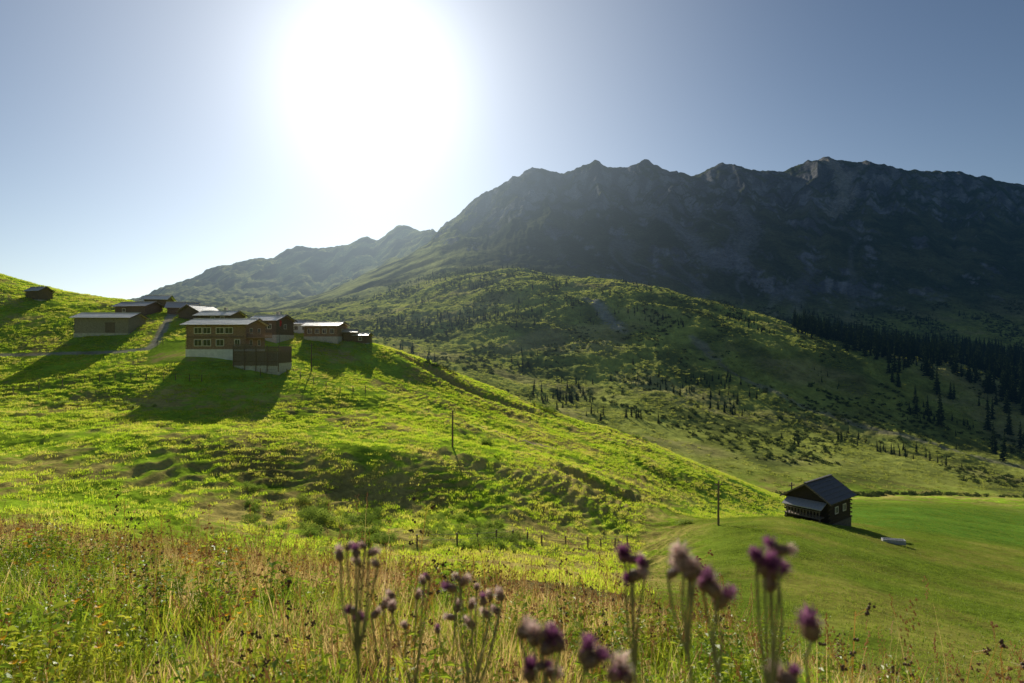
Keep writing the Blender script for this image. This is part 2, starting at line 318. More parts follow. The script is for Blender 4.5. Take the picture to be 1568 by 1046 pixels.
# ------------------------------------------------------------------ mesh helpers
def mesh_ob(name,V,Fc,mats,mi=None,parent=None,smooth=False,link=True):
    me=bpy.data.meshes.new(name);me.from_pydata([tuple(v) for v in V],[],[tuple(f) for f in Fc])
    for m in mats: me.materials.append(m)
    if mi is not None: me.polygons.foreach_set('material_index',np.array(mi,np.int32))
    if smooth: me.polygons.foreach_set('use_smooth',np.ones(len(Fc),bool))
    me.update()
    ob=bpy.data.objects.new(name,me)
    if link: scene.collection.objects.link(ob)
    if parent: ob.parent=parent
    return ob
class MB:
    def __init__(s): s.V=[];s.F=[];s.M=[]
    def add(s,V,Fc,m=0):
        o=len(s.V);s.V+=[Vector(v) for v in V];s.F+=[tuple(i+o for i in f) for f in Fc];s.M+=[m]*len(Fc)
    def box(s,x0,x1,y0,y1,z0,z1,m=0):
        s.add([(x0,y0,z0),(x1,y0,z0),(x1,y1,z0),(x0,y1,z0),(x0,y0,z1),(x1,y0,z1),(x1,y1,z1),(x0,y1,z1)],
              [(0,3,2,1),(4,5,6,7),(0,1,5,4),(1,2,6,5),(2,3,7,6),(3,0,4,7)],m)
    def tube(s,pts,rad,n=6,m=0):
        rings=[];pts=[Vector(p) for p in pts]
        for i,p in enumerate(pts):
            d=(pts[min(i+1,len(pts)-1)]-pts[max(i-1,0)]).normalized()
            a=d.orthogonal().normalized() if abs(d.z)<.99 else Vector((1,0,0));b=d.cross(a).normalized();a=b.cross(d)
            rr=rad[i] if hasattr(rad,'__len__') else rad
            rings.append([p+(a*math.cos(2*math.pi*k/n)+b*math.sin(2*math.pi*k/n))*rr for k in range(n)])
        V=[v for r_ in rings for v in r_];Fc=[]
        for i in range(len(pts)-1):
            for k in range(n):
                Fc.append((i*n+k,i*n+(k+1)%n,(i+1)*n+(k+1)%n,(i+1)*n+k))
        Fc.append(tuple(range(n))[::-1]);Fc.append(tuple((len(pts)-1)*n+k for k in range(n)))
        s.add(V,Fc,m)
    def ob(s,name,mats,**k): return mesh_ob(name,s.V,s.F,mats,s.M,**k)
def empty(name,loc,rz=0):
    e=bpy.data.objects.new(name,None);e.location=loc;e.rotation_euler=(0,0,rz);e.empty_display_size=.5
    scene.collection.objects.link(e);return e
# ------------------------------------------------------------------ buildings
def building(name,loc,rz,L,D,H,rise,wall,roof,base=0.8,win=(),gwin=(),over=.7,chimney=None,door=None,sink=2.5,logs=True,basemat=None,band=None):
    e=empty(name,loc,rz)
    w=MB();x=L/2;y=D/2
    w.box(-x,x,-y,y,base,H)
    zz=base+.02
    while logs and zz+.26<H-.05:
        w.box(-x-.07,x+.07,-y-.07,y+.07,zz,zz+.22);zz+=.30
    for sx in(-1,1):
        for sy in(-1,1):
            z2=base+.05
            while logs and z2<H-.3:
                w.box(sx*x-.1,sx*x+.1,sy*(y+.08)+ (0 if sy>0 else -.22),sy*(y+.08)+(.22 if sy>0 else 0),z2,z2+.2);z2+=.6
    for sx in(-1,1):
        xa=sx*x;xb=sx*(x-.2)
        w.add([(xa,-y,H),(xa,y,H),(xa,0,H+rise),(xb,-y,H),(xb,y,H),(xb,0,H+rise)],[(0,1,2),(3,5,4),(0,2,5,3),(1,4,5,2),(0,3,4,1)])
        for k in range(int(D/.5)):
            yy=-y+.3+k*.5
            hh=rise*(1-abs(yy)/y)
            if hh>.15: w.box(xa-.03 if sx<0 else xa, xa if sx<0 else xa+.03,yy-.04,yy+.04,H,H+hh-.03)
    w.ob('walls',[wall],parent=e)
    b=MB();b.box(-x-.14,x+.14,-y-.14,y+.14,-sink,base);b.ob('stone_base',[basemat or M_stone],parent=e)
    rf=MB();sl=rise/y
    xo=x+over;yo=y+over;rows=max(6,int(D/.9))
    for sy in(-1,1):
        for k in range(rows):
            t0=k/rows;t1=(k+1)/rows+.03
            y0=yo*(1-t0);y1=max(0,yo*(1-t1))
            z0=H+rise-sl*y0+.16;z1=H+rise-sl*y1+.10
            th_=.09
            n=max(1,int(L/2.2))
            for q in range(n):
                xa=-xo+2*xo*q/n+.005;xb=-xo+2*xo*(q+1)/n-.005;j=random.uniform(0,.03)
                rf.add([(xa,sy*y0,z0+j),(xb,sy*y0,z0+j),(xb,sy*y1,z1+j),(xa,sy*y1,z1+j),(xa,sy*y0,z0+j-th_),(xb,sy*y0,z0+j-th_),(xb,sy*y1,z1+j-th_),(xa,sy*y1,z1+j-th_)],
                   [(0,1,2,3),(7,6,5,4),(4,5,1,0),(5,6,2,1),(6,7,3,2),(7,4,0,3)])
    rf.box(-xo-.02,xo+.02,-.18,.18,H+rise+.14,H+rise+.26)
    rf.ob('roof',[roof],parent=e)
    tr=MB()
    for sy in(-1,1):
        for sx in(-1,1):
            xa=sx*xo;y0=sy*yo;z0=H+rise-sl*yo+.03;z1=H+rise+.03
            xs=(xa-.06,xa+.0) if sx<0 else (xa-.0,xa+.06)
            V=[(xx,yy,zz_) for xx in xs for (yy,zz_) in((y0,z0-.12),(y0,z0+.14),(0,z1+.14),(0,z1-.12))]
            tr.add(V,[(0,1,2,3),(7,6,5,4),(0,4,5,1),(1,5,6,2),(2,6,7,3),(3,7,4,0)])
        nr_=int(L/1.1)
        for q in range(nr_+1):
            xx=-x+L*q/nr_;y1=sy*(y-.3);y2=sy*(yo-.08)
            z1=H+rise-sl*(y-.3)-.03;z2=H+rise-sl*(yo-.08)-.03
            tr.add([(xx-.06,y1,z1-.12),(xx+.06,y1,z1-.12),(xx+.06,y1,z1+.02),(xx-.06,y1,z1+.02),(xx-.06,y2,z2-.12),(xx+.06,y2,z2-.12),(xx+.06,y2,z2+.02),(xx-.06,y2,z2+.02)],
                [(0,1,2,3),(7,6,5,4),(0,4,5,1),(2,6,7,3),(1,5,6,2),(0,3,7,4)])
    if band is not None:
        tr.box(-x-.2,x+.2,-y-.2,-y-.09,band,band+.18)
    tr.ob('rafters',[M_dark],parent=e)
    if win or gwin:
        fr_=MB();gl=MB()
        for (wx,wz,ww,wh) in win:
            yf=-y-.07
            fr_.box(wx-ww/2-.12,wx+ww/2+.12,yf-.08,yf,wz-.12,wz);fr_.box(wx-ww/2-.12,wx+ww/2+.12,yf-.08,yf,wz+wh,wz+wh+.12)
            fr_.box(wx-ww/2-.12,wx-ww/2,yf-.08,yf,wz,wz+wh);fr_.box(wx+ww/2,wx+ww/2+.12,yf-.08,yf,wz,wz+wh)
            fr_.box(wx-.03,wx+.03,yf-.05,yf-.02,wz,wz+wh)
            gl.box(wx-ww/2,wx+ww/2,yf-.018,yf+.03,wz,wz+wh)
        for (wy,wz,ww,wh) in gwin:
            xf=x+.07
            fr_.box(xf,xf+.06,wy-ww/2-.09,wy+ww/2+.09,wz-.09,wz);fr_.box(xf,xf+.06,wy-ww/2-.09,wy+ww/2+.09,wz+wh,wz+wh+.09)
            fr_.box(xf,xf+.06,wy-ww/2-.09,wy-ww/2,wz,wz+wh);fr_.box(xf,xf+.06,wy+ww/2,wy+ww/2+.09,wz,wz+wh)
            fr_.box(xf+.02,xf+.05,wy-.03,wy+.03,wz,wz+wh)
            gl.box(xf-.03,xf+.018,wy-ww/2,wy+ww/2,wz,wz+wh)
        fr_.ob('window_frames',[M_frame],parent=e);gl.ob('window_glass',[M_glass],parent=e)
    if door:
        d=MB();dx,dz=door;d.box(dx-1.1,dx+1.1,-y-.14,-y-.07,dz,dz+2.3);d.box(dx-1.25,dx+1.25,-y-.18,-y-.07,dz+2.3,dz+2.45);d.ob('door',[M_dark],parent=e)
    if chimney is not None:
        c_=MB();c_.box(chimney-.35,chimney+.35,.3,.95,H+.3,H+rise+.9);c_.box(chimney-.45,chimney+.45,.2,1.05,H+rise+.9,H+rise+1.0);c_.ob('chimney',[M_stone],parent=e)
    return e
P0=at(333,129)
main=building('timber_chalet',(P0.x,P0.y+4.2,at(333,127).z+.3),math.radians(-4),12.6,8.4,7.2,1.1,M_wood,M_roof,base=2.0,over=.95,
  win=[(-3.8,5.3,1.5,1.1),(-1.9,5.3,1.5,1.1),(.9,5.3,1.5,1.1),(2.8,5.3,1.5,1.1),(-3.8,2.75,1.5,1.2),(-1.9,2.75,1.5,1.2),(.9,2.75,1.5,1.2),(4.6,2.75,1.0,1.2)],
  gwin=[(-2,5.3,1,1),(1.5,5.3,1,1),(-2,2.8,1,1.1),(1.5,2.8,1,1.1)],basemat=M_white,sink=4,band=4.45)
bc=MB();bc.box(6.42,8.0,-4.2,4.2,4.35,4.5)
for k in range(22): bc.box(7.9,7.98,-4.15+k*.395,-4.05+k*.395,4.5,5.4)
bc.box(7.86,8.02,-4.25,4.25,5.4,5.5);bc.box(6.42,8.0,-4.24,-4.16,5.4,5.5)
for k in range(5): bc.box(6.45+k*.36,6.53+k*.36,-4.2,-4.12,4.5,5.4)
bc.ob('balcony',[M_wood],parent=main)
def terrace(name,loc,rz,W,Dp,Hh):
    e=empty(name,loc,rz);b=MB();b.box(0,W,0,Dp,-3,Hh);b.ob('terrace_base',[M_stone],parent=e)
    p=MB()
    for k in range(int(W/.22)):
        x=k*.22;p.box(x,x+.15,-.08,-.03,-0.3+random.uniform(-.05,.05),Hh+1.1+(.5 if k<18 else 0))
    for k in range(int(Dp/.22)):
        y=k*.22;p.box(W+.03,W+.08,y,y+.15,.2,Hh+1.1)
    for z in(.5,Hh,Hh+.9): p.box(-.05,W+.1,-.14,-.08,z,z+.12)
    for k in range(5): p.box(k*W/4-.08,k*W/4+.08,-.24,-.14,-1.5,Hh+1.3)
    p.ob('plank_screen',[M_dark],parent=e);return e
q=at(358,124);terrace('garden_terrace',(q.x,q.y,q.z+.6),math.radians(-4),9.2,6,2.4)
q=at(158,152);building('log_barn',(q.x,q.y+3,q.z+.0),math.radians(4),12.5,8,4.1,1.1,M_wood2,M_roof,base=.3,over=.8,door=(2,.4))
q=at(203,170);building('log_barn',(q.x,q.y+3,q.z-.8),math.radians(-12),9.5,6,3.2,1.1,M_dark,M_roofd,base=.4,over=.8,win=[(-2,1.6,.8,.8)])
q=at(272,175);building('alpine_hut',(q.x,q.y+3,q.z-.5),math.radians(20),7,6,2.6,1.4,M_dark,M_roofd,base=.5,win=[(0,1.4,.8,.8)])
q=at(300,168);building('alpine_hut',(q.x,q.y+2,q.z-.6),math.radians(70),7,7,2.7,1.6,M_dark,M_roof,base=.5)
q=at(238,190);building('alpine_hut',(q.x,q.y+2,q.z-.3),math.radians(10),6,6,2.7,1.2,M_dark,M_roof,base=.5)
q=at(330,160);building('alpine_house',(q.x,q.y+3,q.z-.6),math.radians(-6),9,7,3.4,1.1,M_dark,M_roof,base=.5,win=[(2.5,2,.9,.9),(0,2,.9,.9)],chimney=1)
q=at(408,150);building('alpine_house',(q.x,q.y+3,q.z+.0),math.radians(-14),7.6,7,4.7,1.2,M_dark,M_roof,base=1.2,win=[(-2,2.7,.9,1),(0,2.7,.9,1),(2,2.7,.9,1)],gwin=[(0,2.7,.9,1)],chimney=1.5)
q=at(456,164);building('plastered_house',(q.x,q.y+3,q.z-.2),math.radians(10),4.6,5,2.8,.9,M_white,M_roofd,base=.4,logs=False,win=[(-1,1.2,.8,.9),(1,1.2,.8,.9)])
q=at(494,156);building('timber_house',(q.x,q.y+3,q.z-.3),math.radians(-5),8.4,7,4.2,.9,M_wood,M_roof,base=1.5,win=[(-2.8,2.3,.9,1),(-.9,2.3,.9,1),(1,2.3,.9,1),(2.9,2.3,.9,1)],gwin=[(0,2.4,1,1)])
q=at(532,158);building('alpine_hut',(q.x,q.y+2.5,q.z-.4),math.radians(10),3.2,4,2.8,.7,M_dark,M_roofd,base=.4,over=.4)
q=at(552,158);building('alpine_hut',(q.x,q.y+2.5,q.z-.3),math.radians(-5),3.4,4,2.3,.6,M_dark,M_roof,base=.4,over=.4,win=[(0,1.1,.7,.7)])
q=at(50,178);building('alpine_hut',(q.x,q.y+2.5,q.z-.2),math.radians(-15),4.8,4,2.9,1.1,M_dark,M_roofd,base=.3,over=.5)
q=at(1266,90)
hut=building('alpine_farm_hut',(q.x,q.y+2.5,q.z-.3),math.radians(40),7.2,6.0,4.0,1.9,M_hutw,M_rooft,base=.5,over=.7,win=[(-1.2,1.9,.8,.8),(1.4,1.9,.8,.8)],basemat=M_dstone)
lt=MB();lt.box(-5.2,-3.75,-2.5,2.5,1.5,1.65)
for k in range(11): lt.box(-5.2,-5.14,-2.5+k*.45,-2.35+k*.45,1.65,2.5)
lt.box(-5.24,-5.12,-2.55,2.55,2.5,2.6);lt.box(-5.15,-5.0,-2.5,-2.35,-1.5,1.5);lt.box(-5.15,-5.0,2.35,2.5,-1.5,1.5)
lt.add([(-5.5,-2.8,2.95),(-5.5,2.8,2.95),(-3.69,2.8,3.65),(-3.69,-2.8,3.65),(-5.5,-2.8,2.85),(-5.5,2.8,2.85),(-3.69,2.8,3.55),(-3.69,-2.8,3.55)],[(3,2,1,0),(4,5,6,7),(0,1,5,4),(1,2,6,5),(2,3,7,6),(3,0,4,7)],1)
for yy in(-2.5,0,2.4): lt.box(-5.2,-5.08,yy,yy+.12,2.6,3.05)
lt.ob('porch',[M_dark,M_roofd],parent=hut)
q=spot(1368,833,40);e=empty('water_trough',q,math.radians(-15));b=MB()
b.box(-1.2,1.2,-.4,-.32,0,.55);b.box(-1.2,1.2,.32,.4,0,.55);b.box(-1.28,-1.2,-.4,.4,0,.55);b.box(1.2,1.28,-.4,.4,0,.55);b.box(-1.2,1.2,-.32,.32,.05,.35)
b.ob('basin',[M_metal],parent=e)
# ------------------------------------------------------------------ poles, fences
def pole(loc,h,rad=.14):
    m=MB();m.tube([(0,0,-.6),(0,0,h*.5),(.02,0,h)],[rad,rad*.85,rad*.7],8)
    m.box(-.45,.45,-.04,.04,h-.5,h-.4);m.tube([(-.38,0,h-.4),(-.38,0,h-.22)],.035,6);m.tube([(.38,0,h-.4),(.38,0,h-.22)],.035,6)
    o=m.ob('utility_pole',[M_post]);o.location=loc;return o
for (u,v,hp) in((693,684,56),(1100,805,68),(477,570,44)):
    p=spot(u,v,40);pole(p,hp*p.y/F)
p=at(1212,96);pole(p,5.5)
def fence(pts,sp=2.6,h=1.1,name='wooden_fence',rail=True):
    m=MB();prev=None
    for a,b in zip(pts[:-1],pts[1:]):
        d=math.hypot(b[0]-a[0],b[1]-a[1]);n=max(1,int(d/sp))
        for k in range(n):
            x=a[0]+(b[0]-a[0])*k/n+random.uniform(-.1,.1);y=a[1]+(b[1]-a[1])*k/n;z=float(height(x,y)[0]);hh=h*random.uniform(.85,1.1)
            m.tube([(x,y,z-.3),(x+random.uniform(-.06,.06),y,z+hh)],.08,6)
            if prev and rail:
                for q in(.45,.85): m.tube([(prev[0],prev[1],prev[2]+h*q),(x,y,z+h*q)],.02,4)
            prev=(x,y,z)
    return m.ob(name,[M_post])
fence([spot(u,v,60) for u,v in((-20,607),(60,597),(130,588),(200,583),(250,583),(330,590))],h=1.4)
fence([spot(u,v,60) for u,v in((398,576),(440,575),(480,590),(520,604),(560,603),(575,598))],h=1.4)
fence([spot(u,v,30) for u,v in((640,838),(700,836),(760,832),(830,835),(900,840),(960,836),(990,832))],2.2,1.2)
fence([spot(u,v,60) for u,v in((240,530),(250,528),(262,528))],1.5,1.2)
q=at(428,146);m=MB();m.tube([(0,0,-.3),(0,0,6.2)],.05,6);m.add([(0.05,0,6.1),(.5,.1,6.0),(.45,.15,5.0),(.3,.0,4.6),(.05,0,4.7)],[(0,1,2,3,4)],1);o=m.ob('flag_pole',[M_post,M_red]);o.location=q

# ------------------------------------------------------------------ vegetation prototypes
def blade(m,x,y,h,w,az,lean,mat=0,seg=3,droop=1.6):
    dx,dy=math.cos(az),math.sin(az);tw=az+math.pi/2+random.uniform(-.6,.6);px,py=math.cos(tw),math.sin(tw)
    V=[]
    for i in range(seg+1):
        t=i/seg;o=lean*h*t**droop;z=h*(t-.25*lean*t*t);ww=w*(1-t)**.6*.5
        cx,cy=x+dx*o,y+dy*o
        if i<seg: V+=[(cx-px*ww,cy-py*ww,z),(cx+px*ww,cy+py*ww,z)]
        else: V.append((cx,cy,z))
    Fc=[(2*i,2*i+1,2*i+3,2*i+2) for i in range(seg-1)]+[(2*seg-2,2*seg-1,2*seg)]
    m.add(V,Fc,mat);return V[-1]
def blob(m,c,rx,rz,mat,n=5):
    c=Vector(c);V=[c+Vector((0,0,rz))]+[c+Vector((math.cos(2*math.pi*k/n)*rx,math.sin(2*math.pi*k/n)*rx,random.uniform(-.2,.2)*rz)) for k in range(n)]+[c-Vector((0,0,rz))]
    m.add(V,[(0,1+k,1+(k+1)%n) for k in range(n)]+[(n+1,1+(k+1)%n,1+k) for k in range(n)],mat)
def coll(name,obs):
    c=bpy.data.collections.new(name)
    for o in obs: c.objects.link(o)
    return c
def proto(m,name,mats): return m.ob(name,mats,link=False)
U_=random.uniform
def tufts(tag,mat,n,cnt,h0,h1,w0,w1,extra=()):
    hp=[]
    for i in range(n):
        m=MB()
        for k in range(cnt): blade(m,U_(-.3,.3),U_(-.3,.3),U_(h0,h1),U_(w0,w1),U_(0,6.28),U_(.1,.7),0,2)
        hp.append(proto(m,f'{tag}_{i}',[mat[i] if isinstance(mat,list) else mat]))
    return coll(tag+'s',hp)
C_hill=tufts('grass_tuft',M_grass,5,24,.10,.24,.025,.05)
C_hum=tufts('slope_tuft',M_hum,4,26,.08,.2,.05,.10)
C_lawn=tufts('lawn_tuft',M_lawn,3,24,.04,.10,.02,.035)
C_low=tufts('low_meadow_tuft',[M_gold,M_gold,M_green,M_green,M_green],5,36,.10,.40,.008,.016)
fp=[]
for i in range(6):
    m=MB()
    for k in range(9): blade(m,U_(-.14,.14),U_(-.14,.14),U_(.15,.45),U_(.004,.007),U_(0,6.28),U_(.2,.9),0,4)
    for k in range(5):
        x,y=U_(-.14,.14),U_(-.14,.14);h=U_(.4,.8);az_=U_(0,6.28);ln_=U_(.05,.6)
        tip=Vector(blade(m,x,y,h,.0035,az_,ln_,0,4))
        fl=random.random()<.5
        for s_ in range(12):
            t=s_/12;sp=.022*(1-abs(t-.4)) if fl else .005
            blob(m,tip+Vector((U_(-sp,sp)-math.cos(az_)*t*.06*ln_,U_(-sp,sp)-math.sin(az_)*t*.06*ln_,-t*.11)),.0035,.008,1,3)
    fp.append(proto(m,f'a_gold_grass_{i}',[M_gold,M_seed]))
for i in range(4):
    m=MB()
    for k in range(12): blade(m,U_(-.12,.12),U_(-.12,.12),U_(.15,.42),U_(.006,.011),U_(0,6.28),U_(.2,.9),0,4)
    for k in range(5):
        x,y=U_(-.1,.1),U_(-.1,.1);h=U_(.25,.5)
        m.tube([(x,y,0),(x+.01,y,h)],.0018,3,0)
        for s_ in range(14):
            a=U_(0,6.28);z=h*U_(.2,1);l=U_(.03,.07);dx,dy=math.cos(a)*l,math.sin(a)*l
            m.add([(x,y,z),(x+dx*.5-dy*.25,y+dy*.5+dx*.25,z+.012),(x+dx,y+dy,z-.005),(x+dx*.5+dy*.25,y+dy*.5-dx*.25,z+.008)],[(0,1,2,3)],0)
    fp.append(proto(m,f'b_green_herb_{i}',[M_green]))
for i in range(4):
    m=MB()
    for k in range(2):
        x,y=U_(-.1,.1),U_(-.1,.1);h=U_(.5,.95);lx,ly=U_(-.14,.14),U_(-.14,.14)
        m.tube([(x,y,0),(x+lx*.4,y+ly*.4,h*.5),(x+lx,y+ly,h)],[.0025,.002,.0015],4,0)
        for b_ in range(7):
            z=h*U_(.5,1);t=z/h;p=Vector((x+lx*t,y+ly*t,z));q=p+Vector((U_(-.08,.08),U_(-.08,.08),U_(.02,.08)))
            m.tube([p,q],.001,3,0)
            for z_ in range(5): blob(m,q+Vector((U_(-.01,.01),U_(-.01,.01),U_(-.008,.008))),.006,.007,1,5)
    fp.append(proto(m,f'c_seed_stalk_{i}',[M_gold,M_seedd if i<2 else M_seed]))
m=MB()
for k in range(6):
    x,y=U_(-.14,.14),U_(-.14,.14);h=U_(.25,.55);m.tube([(x,y,0),(x,y,h)],.0015,3,0)
    for b_ in range(9):
        a=b_*.7;l=.022;m.add([(x,y,h),(x+math.cos(a-.3)*l,y+math.sin(a-.3)*l,h+.014),(x+math.cos(a+.3)*l,y+math.sin(a+.3)*l,h+.014)],[(0,1,2)],1)
fp.append(proto(m,'d_yellow_flower_0',[M_green,M_yel]))
C_fg=coll('meadow_plants',fp)
def shrubs(tag,mat,n,s0,s1):
    sp=[]
    for i in range(4):
        m=MB();lob=[(Vector((U_(-.6,.6),U_(-.6,.6),U_(.05,.6))),U_(.2,.45)) for _ in range(9)]
        for k in range(6):
            c_,_=random.choice(lob);m.tube([(0,0,-.2),c_*.6,c_],[.05,.03,.012],4,1)
        for k in range(n):
            c_,rr=random.choice(lob);d=Vector((random.gauss(0,1),random.gauss(0,1),random.gauss(0,1))).normalized()
            p=c_+d*rr*U_(.55,1.15);p.z=max(p.z,0.0);s_=U_(s0,s1);a=Vector((random.gauss(0,1),random.gauss(0,1),random.gauss(0,.6))).normalized();b=a.orthogonal().normalized()
            m.add([p-a*s_,p-b*s_*.6,p+a*s_,p+b*s_*.6],[(0,1,2,3)],0)
        sp.append(proto(m,f'{tag}_{i}',[mat,M_post]))
    return coll(tag+'s',sp)
C_shrub=shrubs('shrub',M_shrub,800,.03,.07)
C_bush=shrubs('bush',M_bush,200,.08,.16)
tp=[]
for i in range(5):
    m=MB();m.tube([(0,0,-.05),(0,0,.5),(0,0,.98)],[.02,.012,.002],5,1)
    nl=18;rmax=U_(.15,.24)
    for l in range(nl):
        z=.08+.9*l/nl;rr=rmax*(1-(z-.05)/.97)**.8*U_(.7,1.15)
        nb=11 if l<nl*.7 else 7
        for b_ in range(nb):
            if random.random()<.15: continue
            a=U_(0,6.28);L_=rr*U_(.55,1.2);dx,dy=math.cos(a),math.sin(a);px,py=-dy,dx
            z2=z-L_*U_(.15,.45);w_=L_*.32
            m.add([(0,0,z+.015),(dx*L_*.5-px*w_,dy*L_*.5-py*w_,(z+z2)/2-.018),(dx*L_,dy*L_,z2),(dx*L_*.5+px*w_,dy*L_*.5+py*w_,(z+z2)/2-.018),(dx*L_*.55,dy*L_*.55,(z+z2)/2+.014)],
                  [(0,1,4),(1,2,4),(2,3,4),(3,0,4)],0)
    m.add([(0,0,1.02),(.012,0,.93),(-.008,.01,.93),(-.006,-.01,.93)],[(0,1,2),(0,2,3),(0,3,1)],0)
    tp.append(proto(m,f'conifer_{i}',[M_con,M_bush]))
C_con=coll('conifers',tp)
def scatter(name,x,y,scl,idx,collection,sink=0.0,tilt=.12,sz=None):
    n=len(x);z=height(x,y)-sink*scl
    me=bpy.data.meshes.new(name);me.vertices.add(n);me.vertices.foreach_set('co',np.stack([x,y,z],-1).astype(np.float32).ravel())
    a=me.attributes.new('rot','FLOAT_VECTOR','POINT');rot=np.stack([rng.normal(0,tilt,n),rng.normal(0,tilt,n),rng.uniform(0,6.283,n)],-1);a.data.foreach_set('vector',rot.astype(np.float32).ravel())
    a=me.attributes.new('scl','FLOAT_VECTOR','POINT');sv=np.stack([scl,scl,scl*(1 if sz is None else sz)],-1);a.data.foreach_set('vector',sv.astype(np.float32).ravel())
    a=me.attributes.new('idx','INT','POINT');a.data.foreach_set('value',np.asarray(idx,np.int32))
    me.update();ob=bpy.data.objects.new(name,me);scene.collection.objects.link(ob)
    ng=bpy.data.node_groups.new(name+'_gn','GeometryNodeTree')
    ng.interface.new_socket('Geometry',in_out='INPUT',socket_type='NodeSocketGeometry');ng.interface.new_socket('Geometry',in_out='OUTPUT',socket_type='NodeSocketGeometry')
    gi=ng.nodes.new('NodeGroupInput');go=ng.nodes.new('NodeGroupOutput');ip=ng.nodes.new('GeometryNodeInstanceOnPoints');ci=ng.nodes.new('GeometryNodeCollectionInfo')
    ci.inputs['Collection'].default_value=collection;ci.inputs['Separate Children'].default_value=True;ci.inputs['Reset Children'].default_value=True
    def na(nm,dt):
        q=ng.nodes.new('GeometryNodeInputNamedAttribute');q.data_type=dt;q.inputs['Name'].default_value=nm;return q.outputs['Attribute']
    l=ng.links.new;l(gi.outputs[0],ip.inputs['Points']);l(ci.outputs[0],ip.inputs['Instance']);ip.inputs['Pick Instance'].default_value=True
    l(na('idx','INT'),ip.inputs['Instance Index'])
    er=ng.nodes.new('FunctionNodeEulerToRotation');l(na('rot','FLOAT_VECTOR'),er.inputs[0]);l(er.outputs[0],ip.inputs['Rotation']);l(na('scl','FLOAT_VECTOR'),ip.inputs['Scale'])
    l(ip.outputs[0],go.inputs[0])
    md=ob.modifiers.new('scatter','NODES');md.node_group=ng;return ob
def sample(n,u0,u1,Y0,Y1,pw=1.0):
    Yd=(Y0**(1+pw)+(Y1**(1+pw)-Y0**(1+pw))*rng.random(n))**(1/(1+pw));u=rng.uniform(u0,u1,n)
    return u,(u-CX)/F*Yd,Yd
K1Y=lambda u:np.interp(u,[k[0] for k in K[1]],[k[1] for k in K[1]])
u,x,y=sample(12500,-200,1768,1.5,20,.8)
k=(y<K1Y(u)*1.25)&(rng.random(len(u))<np.where(u>1200,.4,1)*(.65+.7*fbm(x/1.3,y/1.3,2,129)));u,x,y=u[k],x[k],y[k]
g=fbm(x/2.2,y/2.2,3,131)+rng.normal(0,.2,len(x))+np.where(u<480,.30,.04)-sstep(5,10,y)*.35
idx=np.where(g>.12,rng.integers(6,10,len(x)),rng.integers(0,6,len(x)))
rr=rng.random(len(x));idx=np.where(rr<.15,rng.integers(10,14,len(x)),idx);idx=np.where((rr>.93)&(u<480)&(y<7),14,idx)
scatter('foreground_meadow_grass',x,y,rng.uniform(.5,1.0,len(x))*(1+.5*fbm(x/1.8,y/1.8,2,137))*np.where((rng.random(len(x))<.06)&(y>3),1.5,1),idx,C_fg,tilt=.2)
u,x,y=sample(7500,-200,1400,1.3,16,.7)
k=(y<K1Y(u)*1.1);u,x,y=u[k],x[k],y[k]
g=fbm(x/2.2,y/2.2,3,131)+rng.normal(0,.25,len(x))+np.where(u<480,.30,.12)-sstep(6,11,y)*.3
scatter('low_meadow_grass',x,y,rng.uniform(.45,.85,len(x)),np.where(g>0,rng.integers(2,5,len(x)),rng.integers(0,2,len(x))),C_low,tilt=.25)
u,x,y=sample(115000,-260,1250,22,215,1.0)
k=(~((u>985)&(y<100)));k&=~((u>225)&(u<432)&(y>126)&(y<142))
k&=(rng.random(len(u))<.55+.8*fbm(x/6,y/6,3,141)-.2*((y<76)&(u<900)));u,x,y=u[k],x[k],y[k]
rd=np.array([(p.x,p.y) for p in road]);dm=np.full(len(x),1e9)
for a,b in zip(rd[:-1],rd[1:]):
    L2=((b-a)**2).sum();t=np.clip(((x-a[0])*(b-a)[0]+(y-a[1])*(b-a)[1])/L2,0,1);dm=np.minimum(dm,np.hypot(x-a[0]-t*(b-a)[0],y-a[1]-t*(b-a)[1]))
k=dm>1.2;x,y=x[k],y[k]
scatter('hillside_grass',x,y,rng.uniform(.8,1.9,len(x)),rng.integers(0,5,len(x)),C_hill)
u,x,y=sample(45000,960,1800,12,240,.7)
k=~((u<1250)&(y>100))&~((u>1215)&(u<1318)&(y>86)&(y<98));x,y=x[k],y[k]
scatter('lawn_grass',x,y,rng.uniform(.8,1.6,len(x)),rng.integers(0,3,len(x)),C_lawn)
u,x,y=sample(60000,400,1750,280,1150,.8)
k=rng.random(len(u))<.5+.9*fbm(x/40,y/40,3,146);u,x,y=u[k],x[k],y[k]
scatter('far_slope_grass',x,y,rng.uniform(2.0,4.5,len(x))*(.7+y/1000),rng.integers(0,4,len(x)),C_hum)
u,x,y=sample(320,380,850,54,70,1)
k=rng.random(len(u))<sstep(-.1,.5,fbm(u/60,u*0,2,151)+.3);x,y,u=x[k],y[k],u[k]
xs=[x];ys=[y];ss=[rng.uniform(.3,1.1,len(x))]
def line(pts,n,s0,s1,j=1.5):
    for _ in range(n):
        i=random.randrange(len(pts)-1);t=random.random();p=pts[i].lerp(pts[i+1],t)
        xs.append(np.array([p.x+U_(-j,j)]));ys.append(np.array([p.y+U_(-j,j)]));ss.append(np.array([U_(s0,s1)]))
line([at(740,104),at(752,105)],3,1,1.5,.5);line([at(820,170),at(845,172)],8,1.2,2.2,2)
line([at(1045,86),at(1070,88)],5,.6,1.1,1)
line([at(-10,108),at(120,106),at(240,104)],40,.3,.8,1.2)
line([at(950,172),at(985,172)],6,.8,1.4,2)
line([at(480,62),at(545,63)],12,.9,1.5,1.5)
scatter('gully_shrubs',np.concatenate(xs),np.concatenate(ys),np.concatenate(ss),rng.integers(0,4,sum(len(a) for a in xs)),C_shrub,.08)
